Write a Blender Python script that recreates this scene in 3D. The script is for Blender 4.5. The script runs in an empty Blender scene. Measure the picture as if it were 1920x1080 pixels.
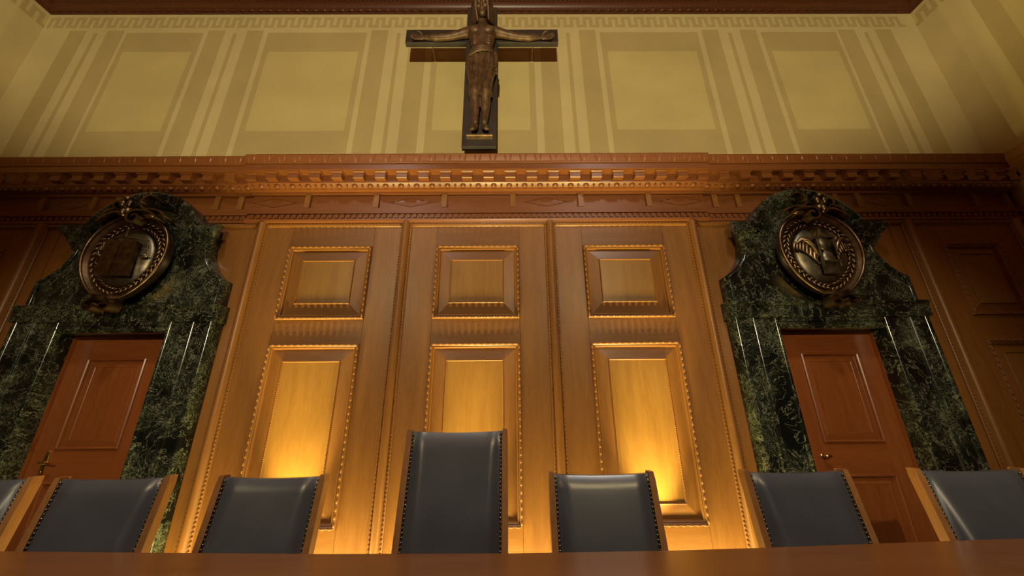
import bpy, bmesh, math, random
from math import sin, cos, pi, radians, sqrt
from mathutils import Vector, Matrix
random.seed(7)
sc = bpy.context.scene
col = sc.collection

# ------------------------------------------------------------------ camera
F_PX = 690.0
PIT, YAW, ROL = radians(19.675), radians(0.418), radians(-0.504)
CAM = Vector((0.34, 0.0, 1.5))
def _dir(x, fwd, up):
    y = cos(PIT)*fwd - sin(PIT)*up
    z = sin(PIT)*fwd + cos(PIT)*up
    return Vector((cos(YAW)*x + sin(YAW)*y, -sin(YAW)*x + cos(YAW)*y, z))
right = _dir(cos(ROL), 0, sin(ROL)); up_ = _dir(-sin(ROL), 0, cos(ROL)); fwd = _dir(0, 1, 0)
cd = bpy.data.cameras.new('camera'); cam = bpy.data.objects.new('camera', cd); col.objects.link(cam)
cd.sensor_width = 36; cd.lens = F_PX/1920*36; cd.clip_start = 0.02
M4 = Matrix.Identity(4)
for i in range(3):
    M4[i][0] = right[i]; M4[i][1] = up_[i]; M4[i][2] = -fwd[i]; M4[i][3] = CAM[i]
cam.matrix_world = M4
sc.camera = cam

# ------------------------------------------------------------------ world, lamps, exposure
sc.view_settings.view_transform = 'Standard'; sc.view_settings.look = 'None'
sc.view_settings.gamma = 1.0; sc.view_settings.exposure = 0.0
w = bpy.data.worlds.new('world'); sc.world = w; w.use_nodes = True
w.node_tree.nodes['Background'].inputs[0].default_value = (1.0, 0.88, 0.70, 1)
w.node_tree.nodes['Background'].inputs[1].default_value = 0.02

def aim(o, loc, tgt):
    o.location = loc
    o.rotation_euler = (Vector(tgt)-Vector(loc)).to_track_quat('-Z', 'Y').to_euler()
def spot(name, loc, tgt, e, angle, blend, size, c):
    d = bpy.data.lights.new(name, 'SPOT'); o = bpy.data.objects.new(name, d); col.objects.link(o)
    d.energy = e; d.spot_size = radians(angle); d.spot_blend = blend; d.shadow_soft_size = size; d.color = c
    aim(o, loc, tgt); return o
def area(name, loc, tgt, e, sx, sy, c, spread=180):
    d = bpy.data.lights.new(name, 'AREA'); o = bpy.data.objects.new(name, d); col.objects.link(o)
    d.shape = 'RECTANGLE'; d.size = sx; d.size_y = sy; d.energy = e; d.color = c; d.spread = radians(spread)
    aim(o, loc, tgt); return o
WARM = (1.0, 0.80, 0.50); AMBER = (1.0, 0.80, 0.29); COOL = (1.0, 0.95, 0.86)
# floodlight at the back of the courtroom, tilted up at the painted wall and the crucifix
spot('wall_flood', (0.15, -5.0, 3.0), (0.05, -1.0, 7.75), 2100, 105, 0.3, 0.10, WARM)
# narrow uplighters standing on the floor behind the chairs, one in front of each panelled bay
for x, e in ((-1.54, 400), (0.0, 310), (1.60, 400)):
    spot('panel_uplight', (x, 3.26, 0.30), (x, 3.60, 1.40), e, 44, 1.0, 0.03, AMBER)
# fluorescent strip along the foot of the central wall
area('strip_uplight', (0, 3.32, 0.10), (0, 3.40, 2.0), 138, 5.0, 0.08, AMBER)
for x in (-1.65, 0.0, 1.65):  # fill spots added to give the cornice soffit its orange glow
    spot('cornice_fill', (x, 3.08, 0.30), (x, 3.36, 4.05), 330, 44, 1.0, 0.04, AMBER)
# courtroom spotlights turned on the two doors
for x in (-1, 1):
    spot('door_spot', (x*1.3, -3.0, 3.4), (x*3.4, 3.6, 1.9), 700, 34, 1.0, 0.06, WARM)
# ceiling lamps over the courtroom
for x in (-1.9, 2.1):
    area('ceiling_lamp', (x, 0.2, 6.9), (x, 1.9, 0.6), 36, 0.35, 0.35, COOL, 80)
for x in (-2.9, 2.3):
    area('chandelier', (x, -2.6, 4.9), (x*.35, 3.6, 1.7), 5, 0.5, 0.9, (1.0, 0.76, 0.40), 42)

# ------------------------------------------------------------------ materials
def mat(name):
    m = bpy.data.materials.new(name); m.use_nodes = True
    nt = m.node_tree; b = nt.nodes['Principled BSDF']
    return m, nt, b
def N(nt, t, **kw):
    n = nt.nodes.new(t)
    for k, v in kw.items(): setattr(n, k, v)
    return n
def coords(nt, scale, rnd=True):
    tc = N(nt, 'ShaderNodeTexCoord'); mp = N(nt, 'ShaderNodeMapping'); mp.inputs['Scale'].default_value = scale
    if rnd:
        oi = N(nt, 'ShaderNodeObjectInfo'); ad = N(nt, 'ShaderNodeVectorMath', operation='ADD')
        ml = N(nt, 'ShaderNodeMath', operation='MULTIPLY'); ml.inputs[1].default_value = 37.0
        nt.links.new(oi.outputs['Random'], ml.inputs[0]); nt.links.new(tc.outputs['Object'], ad.inputs[0])
        nt.links.new(ml.outputs[0], ad.inputs[1]); nt.links.new(ad.outputs[0], mp.inputs[0])
    else:
        nt.links.new(tc.outputs['Object'], mp.inputs[0])
    return mp
def ramp(nt, stops):
    r = N(nt, 'ShaderNodeValToRGB'); e = r.color_ramp.elements
    while len(e) < len(stops): e.new(0.5)
    for q, (p, c) in zip(e, stops):
        q.position = p; q.color = (*c, 1)
    return r
def wood(name, axis, dark, light, rough=0.40, spec=0.5, coat=0.06):
    m, nt, b = mat(name)
    s1 = {'x': (1.3, 14, 14), 'y': (14, 1.3, 14), 'z': (14, 14, 1.3)}[axis]
    s2 = tuple(v*7 for v in s1)
    mp = coords(nt, s1); mp2 = coords(nt, s2)
    n1 = N(nt, 'ShaderNodeTexNoise'); n1.inputs['Scale'].default_value = 1.0; n1.inputs['Detail'].default_value = 4; n1.inputs['Distortion'].default_value = 0.6
    n2 = N(nt, 'ShaderNodeTexNoise'); n2.inputs['Scale'].default_value = 1.0; n2.inputs['Detail'].default_value = 3
    nt.links.new(mp.outputs[0], n1.inputs[0]); nt.links.new(mp2.outputs[0], n2.inputs[0])
    mx = N(nt, 'ShaderNodeMath', operation='MULTIPLY_ADD'); mx.inputs[1].default_value = 0.55
    m2 = N(nt, 'ShaderNodeMath', operation='MULTIPLY'); m2.inputs[1].default_value = 0.45
    nt.links.new(n2.outputs[0], m2.inputs[0]); nt.links.new(n1.outputs[0], mx.inputs[0]); nt.links.new(m2.outputs[0], mx.inputs[2])
    r = ramp(nt, [(0.33, dark), (0.66, light)])
    nt.links.new(mx.outputs[0], r.inputs[0]); nt.links.new(r.outputs[0], b.inputs['Base Color'])
    bp = N(nt, 'ShaderNodeBump'); bp.inputs['Strength'].default_value = 0.06; bp.inputs['Distance'].default_value = 0.004
    nt.links.new(n2.outputs[0], bp.inputs['Height']); nt.links.new(bp.outputs[0], b.inputs['Normal'])
    b.inputs['Roughness'].default_value = rough; b.inputs['Specular IOR Level'].default_value = spec
    b.inputs['Coat Weight'].default_value = coat; b.inputs['Coat Roughness'].default_value = 0.25
    return m
OD, OL = (0.188, 0.073, 0.013), (0.252, 0.106, 0.021)
oak_z = wood('oak_upright_grain', 'z', OD, OL)
oak_x = wood('oak_level_grain', 'x', OD, OL)
oak_y = wood('oak_depth_grain', 'y', OD, OL)
FD, FL = (0.212, 0.097, 0.017), (0.278, 0.138, 0.027)
oak_field = wood('oak_field_veneer', 'z', FD, FL, rough=0.36, coat=0.10)
RD, RL = (0.19, 0.052, 0.012), (0.26, 0.078, 0.018)
red_z = wood('red_stained_upright', 'z', RD, RL, rough=0.30)
red_x = wood('red_stained_level', 'x', RD, RL, rough=0.30)
desk_m = wood('desk_wood', 'x', (0.135, 0.046, 0.011), (0.175, 0.064, 0.016), rough=0.30, coat=0.06)
corn_x = wood('cornice_oak', 'x', (0.165, 0.052, 0.011), (0.215, 0.073, 0.016))
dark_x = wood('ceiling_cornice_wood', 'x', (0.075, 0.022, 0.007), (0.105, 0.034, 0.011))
chair_w = wood('chair_wood', 'z', (0.20, 0.085, 0.026), (0.30, 0.14, 0.045), rough=0.3)

def plaster(name, c, var=0.07):
    m, nt, b = mat(name)
    mp = coords(nt, (1, 1, 1), rnd=False)
    n1 = N(nt, 'ShaderNodeTexNoise'); n1.inputs['Scale'].default_value = 1.7; n1.inputs['Detail'].default_value = 5
    n2 = N(nt, 'ShaderNodeTexNoise'); n2.inputs['Scale'].default_value = 90; n2.inputs['Detail'].default_value = 3
    nt.links.new(mp.outputs[0], n1.inputs[0]); nt.links.new(mp.outputs[0], n2.inputs[0])
    r = ramp(nt, [(0.3, tuple(v*(1-var) for v in c)), (0.7, tuple(v*(1+var) for v in c))])
    nt.links.new(n1.outputs[0], r.inputs[0]); nt.links.new(r.outputs[0], b.inputs['Base Color'])
    bp = N(nt, 'ShaderNodeBump'); bp.inputs['Strength'].default_value = 0.15; bp.inputs['Distance'].default_value = 0.002
    nt.links.new(n2.outputs[0], bp.inputs['Height']); nt.links.new(bp.outputs[0], b.inputs['Normal'])
    b.inputs['Roughness'].default_value = 0.85; b.inputs['Specular IOR Level'].default_value = 0.2
    return m
pl_light = plaster('plaster_cream', (0.585, 0.505, 0.245))
pl_field = plaster('plaster_straw', (0.56, 0.478, 0.200))
pl_band = plaster('plaster_tan', (0.465, 0.380, 0.165))

def marble_mat():
    m, nt, b = mat('green_veined_marble')
    mp = coords(nt, (1, 1, 1), rnd=False)
    wn = N(nt, 'ShaderNodeTexNoise'); wn.inputs['Scale'].default_value = 3.0; wn.inputs['Detail'].default_value = 4
    nt.links.new(mp.outputs[0], wn.inputs[0])
    wv = N(nt, 'ShaderNodeVectorMath', operation='MULTIPLY_ADD'); wv.inputs[1].default_value = (0.5, 0.5, 0.5)
    nt.links.new(wn.outputs['Color'], wv.inputs[0]); nt.links.new(mp.outputs[0], wv.inputs[2])
    def vein(scale, width, detail):
        n = N(nt, 'ShaderNodeTexNoise'); n.inputs['Scale'].default_value = scale; n.inputs['Detail'].default_value = detail; n.inputs['Roughness'].default_value = 0.6
        nt.links.new(wv.outputs[0], n.inputs[0])
        s = N(nt, 'ShaderNodeMath', operation='SUBTRACT'); s.inputs[1].default_value = 0.5; nt.links.new(n.outputs[0], s.inputs[0])
        a = N(nt, 'ShaderNodeMath', operation='ABSOLUTE'); nt.links.new(s.outputs[0], a.inputs[0])
        mr = N(nt, 'ShaderNodeMapRange'); mr.inputs[1].default_value = 0.0; mr.inputs[2].default_value = width
        mr.inputs[3].default_value = 1.0; mr.inputs[4].default_value = 0.0; nt.links.new(a.outputs[0], mr.inputs[0])
        return mr
    cl = N(nt, 'ShaderNodeTexNoise'); cl.inputs['Scale'].default_value = 2.4; cl.inputs['Detail'].default_value = 6
    nt.links.new(wv.outputs[0], cl.inputs[0])
    r0 = ramp(nt, [(0.40, (0.004, 0.006, 0.005)), (0.58, (0.010, 0.015, 0.010)), (0.75, (0.038, 0.048, 0.024))])
    nt.links.new(cl.outputs[0], r0.inputs[0])
    v1 = vein(7.0, 0.010, 9); v2 = vein(30.0, 0.035, 6)
    mk = N(nt, 'ShaderNodeMapRange'); mk.inputs[1].default_value = 0.42; mk.inputs[2].default_value = 0.62
    nt.links.new(cl.outputs[0], mk.inputs[0])
    mu = N(nt, 'ShaderNodeMath', operation='MULTIPLY'); nt.links.new(v2.outputs[0], mu.inputs[0]); nt.links.new(mk.outputs[0], mu.inputs[1])
    x1 = N(nt, 'ShaderNodeMix', data_type='RGBA'); x1.inputs['B'].default_value = (0.16, 0.17, 0.10, 1)
    nt.links.new(mu.outputs[0], x1.inputs['Factor']); nt.links.new(r0.outputs[0], x1.inputs['A'])
    m1 = N(nt, 'ShaderNodeMath', operation='MULTIPLY'); m1.inputs[1].default_value = 0.75; nt.links.new(v1.outputs[0], m1.inputs[0])
    x2 = N(nt, 'ShaderNodeMix', data_type='RGBA'); x2.inputs['B'].default_value = (0.30, 0.30, 0.19, 1)
    nt.links.new(m1.outputs[0], x2.inputs['Factor']); nt.links.new(x1.outputs['Result'], x2.inputs['A'])
    nt.links.new(x2.outputs['Result'], b.inputs['Base Color'])
    b.inputs['Roughness'].default_value = 0.16; b.inputs['Specular IOR Level'].default_value = 0.6
    return m
marble = marble_mat()

def metal(name, c, rough, metallic=1.0, var=0.45, scale=14):
    m, nt, b = mat(name)
    mp = coords(nt, (1, 1, 1), rnd=False)
    n1 = N(nt, 'ShaderNodeTexNoise'); n1.inputs['Scale'].default_value = scale; n1.inputs['Detail'].default_value = 5
    nt.links.new(mp.outputs[0], n1.inputs[0])
    r = ramp(nt, [(0.3, tuple(v*(1-var) for v in c)), (0.7, tuple(v*(1+var) for v in c))])
    nt.links.new(n1.outputs[0], r.inputs[0]); nt.links.new(r.outputs[0], b.inputs['Base Color'])
    bp = N(nt, 'ShaderNodeBump'); bp.inputs['Strength'].default_value = 0.12; bp.inputs['Distance'].default_value = 0.004
    nt.links.new(n1.outputs[0], bp.inputs['Height']); nt.links.new(bp.outputs[0], b.inputs['Normal'])
    b.inputs['Roughness'].default_value = rough; b.inputs['Metallic'].default_value = metallic
    return m
bronze = metal('dark_bronze', (0.20, 0.135, 0.07), 0.36)
bronze_pale = metal('rubbed_bronze', (0.20, 0.175, 0.115), 0.42)
bronze_fig = metal('brown_patinated_bronze', (0.13, 0.080, 0.042), 0.48, metallic=0.45)
cross_m = metal('blackened_beam', (0.035, 0.029, 0.025), 0.5, metallic=0.1, var=0.3, scale=6)
brass = metal('brass', (0.75, 0.52, 0.18), 0.22, var=0.1)
nail_m = metal('nail_brass', (0.20, 0.15, 0.09), 0.3, var=0.15)
def leather_mat():
    m, nt, b = mat('slate_leather')
    mp = coords(nt, (1, 1, 1))
    n1 = N(nt, 'ShaderNodeTexNoise'); n1.inputs['Scale'].default_value = 260; n1.inputs['Detail'].default_value = 3
    n2 = N(nt, 'ShaderNodeTexNoise'); n2.inputs['Scale'].default_value = 5
    nt.links.new(mp.outputs[0], n1.inputs[0]); nt.links.new(mp.outputs[0], n2.inputs[0])
    r = ramp(nt, [(0.35, (0.050, 0.052, 0.057)), (0.7, (0.062, 0.064, 0.069))])
    nt.links.new(n2.outputs[0], r.inputs[0]); nt.links.new(r.outputs[0], b.inputs['Base Color'])
    bp = N(nt, 'ShaderNodeBump'); bp.inputs['Strength'].default_value = 0.12; bp.inputs['Distance'].default_value = 0.001
    nt.links.new(n1.outputs[0], bp.inputs['Height']); nt.links.new(bp.outputs[0], b.inputs['Normal'])
    b.inputs['Roughness'].default_value = 0.29; b.inputs['Specular IOR Level'].default_value = 0.7
    return m
leather = leather_mat()
floor_m = wood('floor_parquet', 'y', (0.10, 0.045, 0.015), (0.16, 0.07, 0.025), rough=0.35)

# ------------------------------------------------------------------ mesh helpers
class MB:
    def __init__(s): s.v = []; s.f = []; s.m = []
    def add(s, vs, fs, mi=0):
        o = len(s.v); s.v += [tuple(p) for p in vs]
        for f in fs: s.f.append([i+o for i in f]); s.m.append(mi)
    def box(s, x0, x1, y0, y1, z0, z1, mi=0):
        vs = [(x, y, z) for z in (z0, z1) for y in (y0, y1) for x in (x0, x1)]
        s.add(vs, [(0,2,3,1), (4,5,7,6), (0,1,5,4), (2,6,7,3), (0,4,6,2), (1,3,7,5)], mi)
    def loft(s, rings, closed=True, caps=True, mi=0):
        n = len(rings[0]); vs = [p for r in rings for p in r]; fs = []
        for i in range(len(rings)-1):
            for j in range(n if closed else n-1):
                k = (j+1) % n
                fs.append((i*n+j, i*n+k, (i+1)*n+k, (i+1)*n+j))
        if caps and closed:
            fs.append(tuple(range(n-1, -1, -1))); fs.append(tuple((len(rings)-1)*n+j for j in range(n)))
        s.add(vs, fs, mi)
    def prof_x(s, prof, x0, x1, mi=0):      # closed (Y,z) outline swept along X
        s.loft([[(x0, y, z) for y, z in prof], [(x1, y, z) for y, z in prof]], mi=mi)
    def prof_y(s, prof, y0, y1, mi=0):      # closed (x,z) outline swept along Y
        s.loft([[(x, y0, z) for x, z in prof], [(x, y1, z) for x, z in prof]], mi=mi)
    def prof_z(s, prof, z0, z1, mi=0):      # closed (x,Y) outline swept along Z
        s.loft([[(x, y, z0) for x, y in prof], [(x, y, z1) for x, y in prof]], mi=mi)
    def ell(s, c, r, seg=8, rings=5, rot=None, mi=0):
        vs = []; fs = []
        for i in range(1, rings):
            t = pi*i/rings
            for j in range(seg):
                a = 2*pi*j/seg; vs.append(Vector((r[0]*sin(t)*cos(a), r[1]*sin(t)*sin(a), r[2]*cos(t))))
        top = len(vs); vs.append(Vector((0, 0, r[2]))); vs.append(Vector((0, 0, -r[2])))
        for i in range(rings-2):
            for j in range(seg):
                k = (j+1) % seg; fs.append((i*seg+j, (i+1)*seg+j, (i+1)*seg+k, i*seg+k))
        for j in range(seg):
            k = (j+1) % seg; fs.append((top, j, k)); fs.append((top+1, (rings-2)*seg+k, (rings-2)*seg+j))
        if rot is not None: vs = [rot @ p for p in vs]
        c = Vector(c); s.add([p+c for p in vs], fs, mi)
    def tube(s, pts, rad, n=8, mi=0, flat=1.0):
        pts = [Vector(p) for p in pts]; R = rad if isinstance(rad, (list, tuple)) else [rad]*len(pts)
        rings = []; prev = None
        for i, p in enumerate(pts):
            t = (pts[min(i+1, len(pts)-1)]-pts[max(i-1, 0)]).normalized()
            if prev is None:
                u = t.cross(Vector((0, 1, 0)));
                if u.length < 1e-3: u = t.cross(Vector((1, 0, 0)))
            else: u = prev - t*prev.dot(t)
            u.normalize(); prev = u; w_ = t.cross(u)
            rings.append([p + u*(R[i]*cos(2*pi*j/n)) + w_*(R[i]*flat*sin(2*pi*j/n)) for j in range(n)])
        s.loft(rings, mi=mi)
    def ribbon(s, path, y0, y1, th, mi=0):   # path of (x,z) with thickness, extruded in Y
        n = len(path); L = []; Rr = []
        for i in range(n):
            a = Vector(path[max(i-1, 0)]); b = Vector(path[min(i+1, n-1)]); d = (b-a).normalized()
            nn = Vector((-d[1], d[0])); p = Vector(path[i]); L.append(p+nn*th/2); Rr.append(p-nn*th/2)
        rings = [[(L[i][0], y0, L[i][1]), (Rr[i][0], y0, Rr[i][1]), (Rr[i][0], y1, Rr[i][1]), (L[i][0], y1, L[i][1])] for i in range(n)]
        s.loft(rings, mi=mi)
    def frame(s, x0, x1, z0, z1, prof, Y, mh=0, mv=1):   # mitred picture-frame moulding; prof of (inset, proud)
        cs = []
        for o, d in prof:
            cs.append([(x0+o, Y-d, z0+o), (x1-o, Y-d, z0+o), (x1-o, Y-d, z1-o), (x0+o, Y-d, z1-o)])
        for k in range(4):
            k2 = (k+1) % 4
            vs = [c[k] for c in cs]+[c[k2] for c in cs]; n = len(cs)
            s.add(vs, [(i, i+n, i+n+1, i+1) for i in range(n-1)], mh if k in (0, 2) else mv)
    def build(s, name, mats, parent=None, smooth=None, kind=None):
        me = bpy.data.meshes.new(name); me.from_pydata(s.v, [], s.f)
        mats = mats if isinstance(mats, (list, tuple)) else [mats]
        for m in mats: me.materials.append(m)
        me.polygons.foreach_set('material_index', s.m)
        bm = bmesh.new(); bm.from_mesh(me); bmesh.ops.recalc_face_normals(bm, faces=bm.faces); bm.to_mesh(me); bm.free()
        if smooth is not None:
            me.polygons.foreach_set('use_smooth', [True]*len(me.polygons)); me.set_sharp_from_angle(angle=radians(smooth))
        me.update()
        o = bpy.data.objects.new(name, me); col.objects.link(o); put(o, parent)
        if kind: o['kind'] = kind
        return o
def put(o, parent):
    if parent is not None:
        o.parent = parent; o.matrix_parent_inverse = Matrix.Translation(-world_loc(parent))
def world_loc(o):
    l = Vector(o.location)
    if o.parent is not None and o.matrix_parent_inverse == Matrix.Identity(4): l = l+world_loc(o.parent)
    return l
def empty(name, loc, parent=None):
    o = bpy.data.objects.new(name, None); o.empty_display_size = 0.2; col.objects.link(o); o.location = loc
    if parent is not None: put(o, parent)
    return o
def tag(o, label, cat, group=None):
    o['label'] = label; o['category'] = cat
    if group: o['group'] = group
    return o
def struct(o): o['kind'] = 'structure'; return o
def inst(name, mesh, parent, loc, rot=None, scale=None):
    o = bpy.data.objects.new(name, mesh); col.objects.link(o); o.location = loc
    if rot: o.rotation_euler = rot
    if scale: o.scale = scale
    if parent is not None: o.parent = parent; o.matrix_parent_inverse = Matrix.Translation(-world_loc(parent))
    return o
def mesh_only(mb, name, mats, smooth=None):
    o = mb.build(name, mats, None, smooth); me = o.data; bpy.data.objects.remove(o); return me

XW = 6.155        # half width of the room
YP = 3.65         # painted wall
YW = 3.60         # face of the oak panelling
ZT = 6.975        # top of the painted wall
# ------------------------------------------------------------------ room shell
b = MB(); b.box(-XW-.3, XW+.3, -7, 4.1, -0.2, 0.0); struct(b.build('floor', floor_m))
b = MB(); b.box(-XW-.3, XW+.3, -7, 4.1, 7.9, 8.1); struct(b.build('ceiling', red_x))

# painted bands: pilaster strips and framed fields
bands = []; panels = []
for s in (-1, 1):
    for a, c in ((0.785, 1.02), (1.335, 1.565), (3.07, 3.30), (3.605, 3.835), (5.005, 5.235), (5.53, 5.755)): bands.append((s, a, c))
thin = [(s, a, a+0.05) for s in (-1, 1) for a in (1.155, 3.432, 5.36)]
panels = [(0.0, 0.617, 0.695)] + [(s*2.315, 0.612, 0.685) for s in (-1, 1)] + [(s*4.427, 0.46, 0.53) for s in (-1, 1)]
def paint(b, tf, bands_x, thin_x, panels_x, zb, lo, hi, mstart):
    # tf maps (along, z, proud) to a point; 1.5 mm thick paint films, split so nothing overlaps
    def quad(a0, a1, z0, z1, d, mi):
        b.add([tf(a0, z0, d), tf(a1, z0, d), tf(a1, z1, d), tf(a0, z1, d)], [(0, 1, 2, 3)], mi)
    for a0, a1 in bands_x: quad(a0, a1, zb, 6.655, 0.0015, 2)
    for a0, a1 in thin_x: quad(a0, a1, zb, 6.60, 0.0015, 2)
    for c, fh, oh in panels_x:
        quad(c-oh, c-fh, zb, 6.607, 0.0015, 2); quad(c+fh, c+oh, zb, 6.607, 0.0015, 2)
        quad(c-fh, c+fh, 6.24, 6.607, 0.0015, 2); quad(c-fh, c+fh, zb, 4.89, 0.0015, 2)
        quad(c-fh, c+fh, 4.89, 6.24, 0.0015, 1)
    p = 0.1835; t = 0.048; z0, z1 = 6.71, 6.915; x = mstart
    while x + p < hi:
        if x > lo:
            quad(x, x+t, z0, z1, 0.0015, 2); quad(x+t, x+p/2, z1-t, z1, 0.0015, 2)
            quad(x+p/2, x+p/2+t, z0, z1, 0.0015, 2); quad(x+p/2+t, x+p, z0, z0+t, 0.0015, 2)
        x += p
b = MB(); b.box(-XW, XW, YP, YP+.25, 4.2, 7.9, 0)
b.box(-XW, -4.12, YW+.03, YP+.25, 0, 4.2, 3); b.box(-2.94, 2.94, YW+.03, YP+.25, 0, 4.2, 3); b.box(4.12, XW, YW+.03, YP+.25, 0, 4.2, 3)
for s in (-1, 1): b.box(s*3.53-.59, s*3.53+.59, YW+.03, YP+.25, 2.36, 4.2, 3)
sx = lambda s, a, c: (a, c) if s > 0 else (-c, -a)
paint(b, lambda a, z, d: (a, YP-d, z), [sx(*q) for q in bands], [sx(*q) for q in thin], panels, 4.2, -XW, XW, -6.12)
wall_back = struct(b.build('wall_back', [pl_light, pl_field, pl_band, oak_z]))
# side walls carry the same painted scheme
for s, nm in ((-1, 'wall_left'), (1, 'wall_right')):
    b = MB(); b.box(s*XW if s > 0 else -XW-.25, s*XW+.25 if s > 0 else -XW, -7, YP+.25, 0, 7.9, 0)
    bx_ = []; tx = []; px_ = []
    y = YP-0.52
    for k in range(3):
        px_.append((y-0.62, 0.50, 0.60)) if k else px_.append((y-0.62, 0.42, 0.60))
        yb = y-1.30; bx_ += [(yb-.23, yb), (yb-.75, yb-.52)]; tx.append((yb-.40, yb-.35)); y = yb-.82
    paint(b, lambda a, z, d, s=s: (s*(XW-d), a, z), bx_, tx, px_, 4.2, -4, YP+.02, YP-0.1835*40)
    struct(b.build(nm, [pl_light, pl_field, pl_band]))
    o = bpy.data.objects[nm]
    q = MB(); q.box(s*(XW-.03) if s > 0 else -XW, s*XW if s > 0 else -XW+.03, -3.0, YW-.001, 0.0, 4.0)
    for yy in (3.44, 2.2, 0.9): q.tube([(s*(XW-.035), yy, 0.2), (s*(XW-.035), yy, 3.5)], 0.03, 8)
    q.build('wainscot', oak_z, o, smooth=40)

# ------------------------------------------------------------------ ceiling cornice (trim_2)
trim2 = struct(empty('trim_2', (0, YP, ZT)))
prof = [(3.66, ZT), (3.628, ZT), (3.622, 6.995), (3.605, 7.0), (3.60, 7.012), (3.585, 7.02), (3.56, 7.06), (3.555, 7.085), (3.54, 7.09),
        (3.535, 7.10), (3.515, 7.105), (3.48, 7.16), (3.42, 7.22), (3.33, 7.25), (3.30, 7.30), (3.28, 7.50), (3.66, 7.60)]
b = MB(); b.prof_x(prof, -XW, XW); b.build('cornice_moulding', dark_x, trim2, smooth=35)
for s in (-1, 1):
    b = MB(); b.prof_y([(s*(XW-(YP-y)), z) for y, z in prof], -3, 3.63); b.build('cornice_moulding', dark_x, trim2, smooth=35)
b = MB()
x = -6.0
while x < 6.0:
    b.ell((x, 3.607, 6.997), (0.05, 0.011, 0.011), 6, 4, Matrix.Identity(3)); x += 0.128
b.build('bead_string', dark_x, trim2, kind='stuff')
b = MB(); x = -5.9
while x < 5.9:
    b.ell((x, 3.53, 7.098), (0.022, 0.010, 0.010), 6, 4); x += 0.06
b.build('bead_string', dark_x, trim2, kind='stuff')

# ------------------------------------------------------------------ carved entablature (trim_1)
trim1 = struct(empty('trim_1', (0, YW, 3.55)))
XB = 2.555; BK = 0.028
def ent_prof(o):
    P = [(3.66, 4.30), (3.335, 4.277), (3.33, 4.265), (3.336, 4.235), (3.347, 4.20), (3.352, 4.183), (3.352, 4.172), (3.366, 4.168), (3.366, 4.105),
         (3.356, 4.100), (3.356, 4.087), (3.46, 4.085), (3.46, 4.018), (3.452, 4.012), (3.452, 3.985), (3.468, 3.978), (3.50, 3.952), (3.515, 3.95), (3.515, 3.943),
         (3.562, 3.94), (3.562, 3.914), (3.600, 3.908), (3.600, 3.738), (3.562, 3.732), (3.562, 3.672), (3.555, 3.668), (3.555, 3.658), (3.576, 3.655), (3.576, 3.594),
         (3.548, 3.590), (3.544, 3.575), (3.550, 3.556), (3.572, 3.553), (3.575, 3.545), (3.66, 3.54)]
    return [(y+o if y < 3.63 else y, z) for y, z in P]
for x0, x1, o in ((-XB, XB, 0), (-XW, -XB, BK), (XB, XW, BK)):
    b = MB(); b.prof_x(ent_prof(o), x0, x1); b.build('entablature_moulding', corn_x, trim1, smooth=30)
for s in (-1, 1):    # the entablature turns the corner along the side walls
    b = MB(); b.prof_y([(s*(XW-(YP-y)), z) for y, z in ent_prof(0.06)], -1.5, 3.40); b.build('entablature_moulding', oak_y, trim1, smooth=30)
# modillions
b = MB(); hw = 0.055
b.prof_x([(0, 0), (-.075, 0), (-.078, -.012), (-.070, -.016), (-.070, -.078), (-.060, -.083), (0, -.083)], -hw, hw)
b.prof_x([(0, .001), (-.088, .001), (-.088, -.008), (-.080, -.013), (0, -.013)], -hw-.010, hw+.010)
modi = mesh_only(b, 'modillion', corn_x)
k = -25
while k <= 25:
    x = (k+0.5)*0.238 if k < 0 else (k+0.5)*0.238
    if abs(x) < XW-.08:
        inst('modillion', modi, trim1, (x, 3.4585+(BK if abs(x) > XB-.06 else 0), 4.0845))
    k += 1
# egg and dart
b = MB(); b.ell((0, 0, 0), (0.036, 0.026, 0.026), 8, 5); egg = mesh_only(b, 'egg', corn_x, 50)
b = MB(); b.ell((0, 0, 0), (0.014, 0.018, 0.024), 6, 4); dart = mesh_only(b, 'dart', corn_x, 50)
n = int(XW/0.172)
for k in range(-n, n+1):
    x = k*0.172
    yo = BK if abs(x) > XB else 0
    if abs(x) < XW-.05: inst('egg', egg, trim1, (x, 3.486+yo, 3.964))
    if abs(x+0.086) < XW-.05: inst('dart', dart, trim1, (x+0.086, 3.482+(BK if abs(x+.086) > XB else 0), 3.962))
# leaves carved on the crown moulding
b = MB()
seg = 6; rings = []
for i in range(seg+1):
    t = i/seg; z = 0.040-0.088*t; wv = 0.066*(1-0.55*t**2.2); y = 0.022*t-0.004-0.005*sin(pi*t)
    rings.append([(-wv, y+.012, z), (-wv*.55, y-.004, z), (0, y+.003, z), (wv*.55, y-.004, z), (wv, y+.012, z)])
b.loft(rings, closed=False, caps=False); leafm = mesh_only(b, 'carved_leaf', corn_x, 30)
n = int(XW/0.166)
for k in range(-n, n+1):
    x = k*0.166
    if abs(x) < XW-.09: inst('carved_leaf', leafm, trim1, (x, 3.337+(BK if abs(x) > XB else 0), 4.228))
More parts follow.
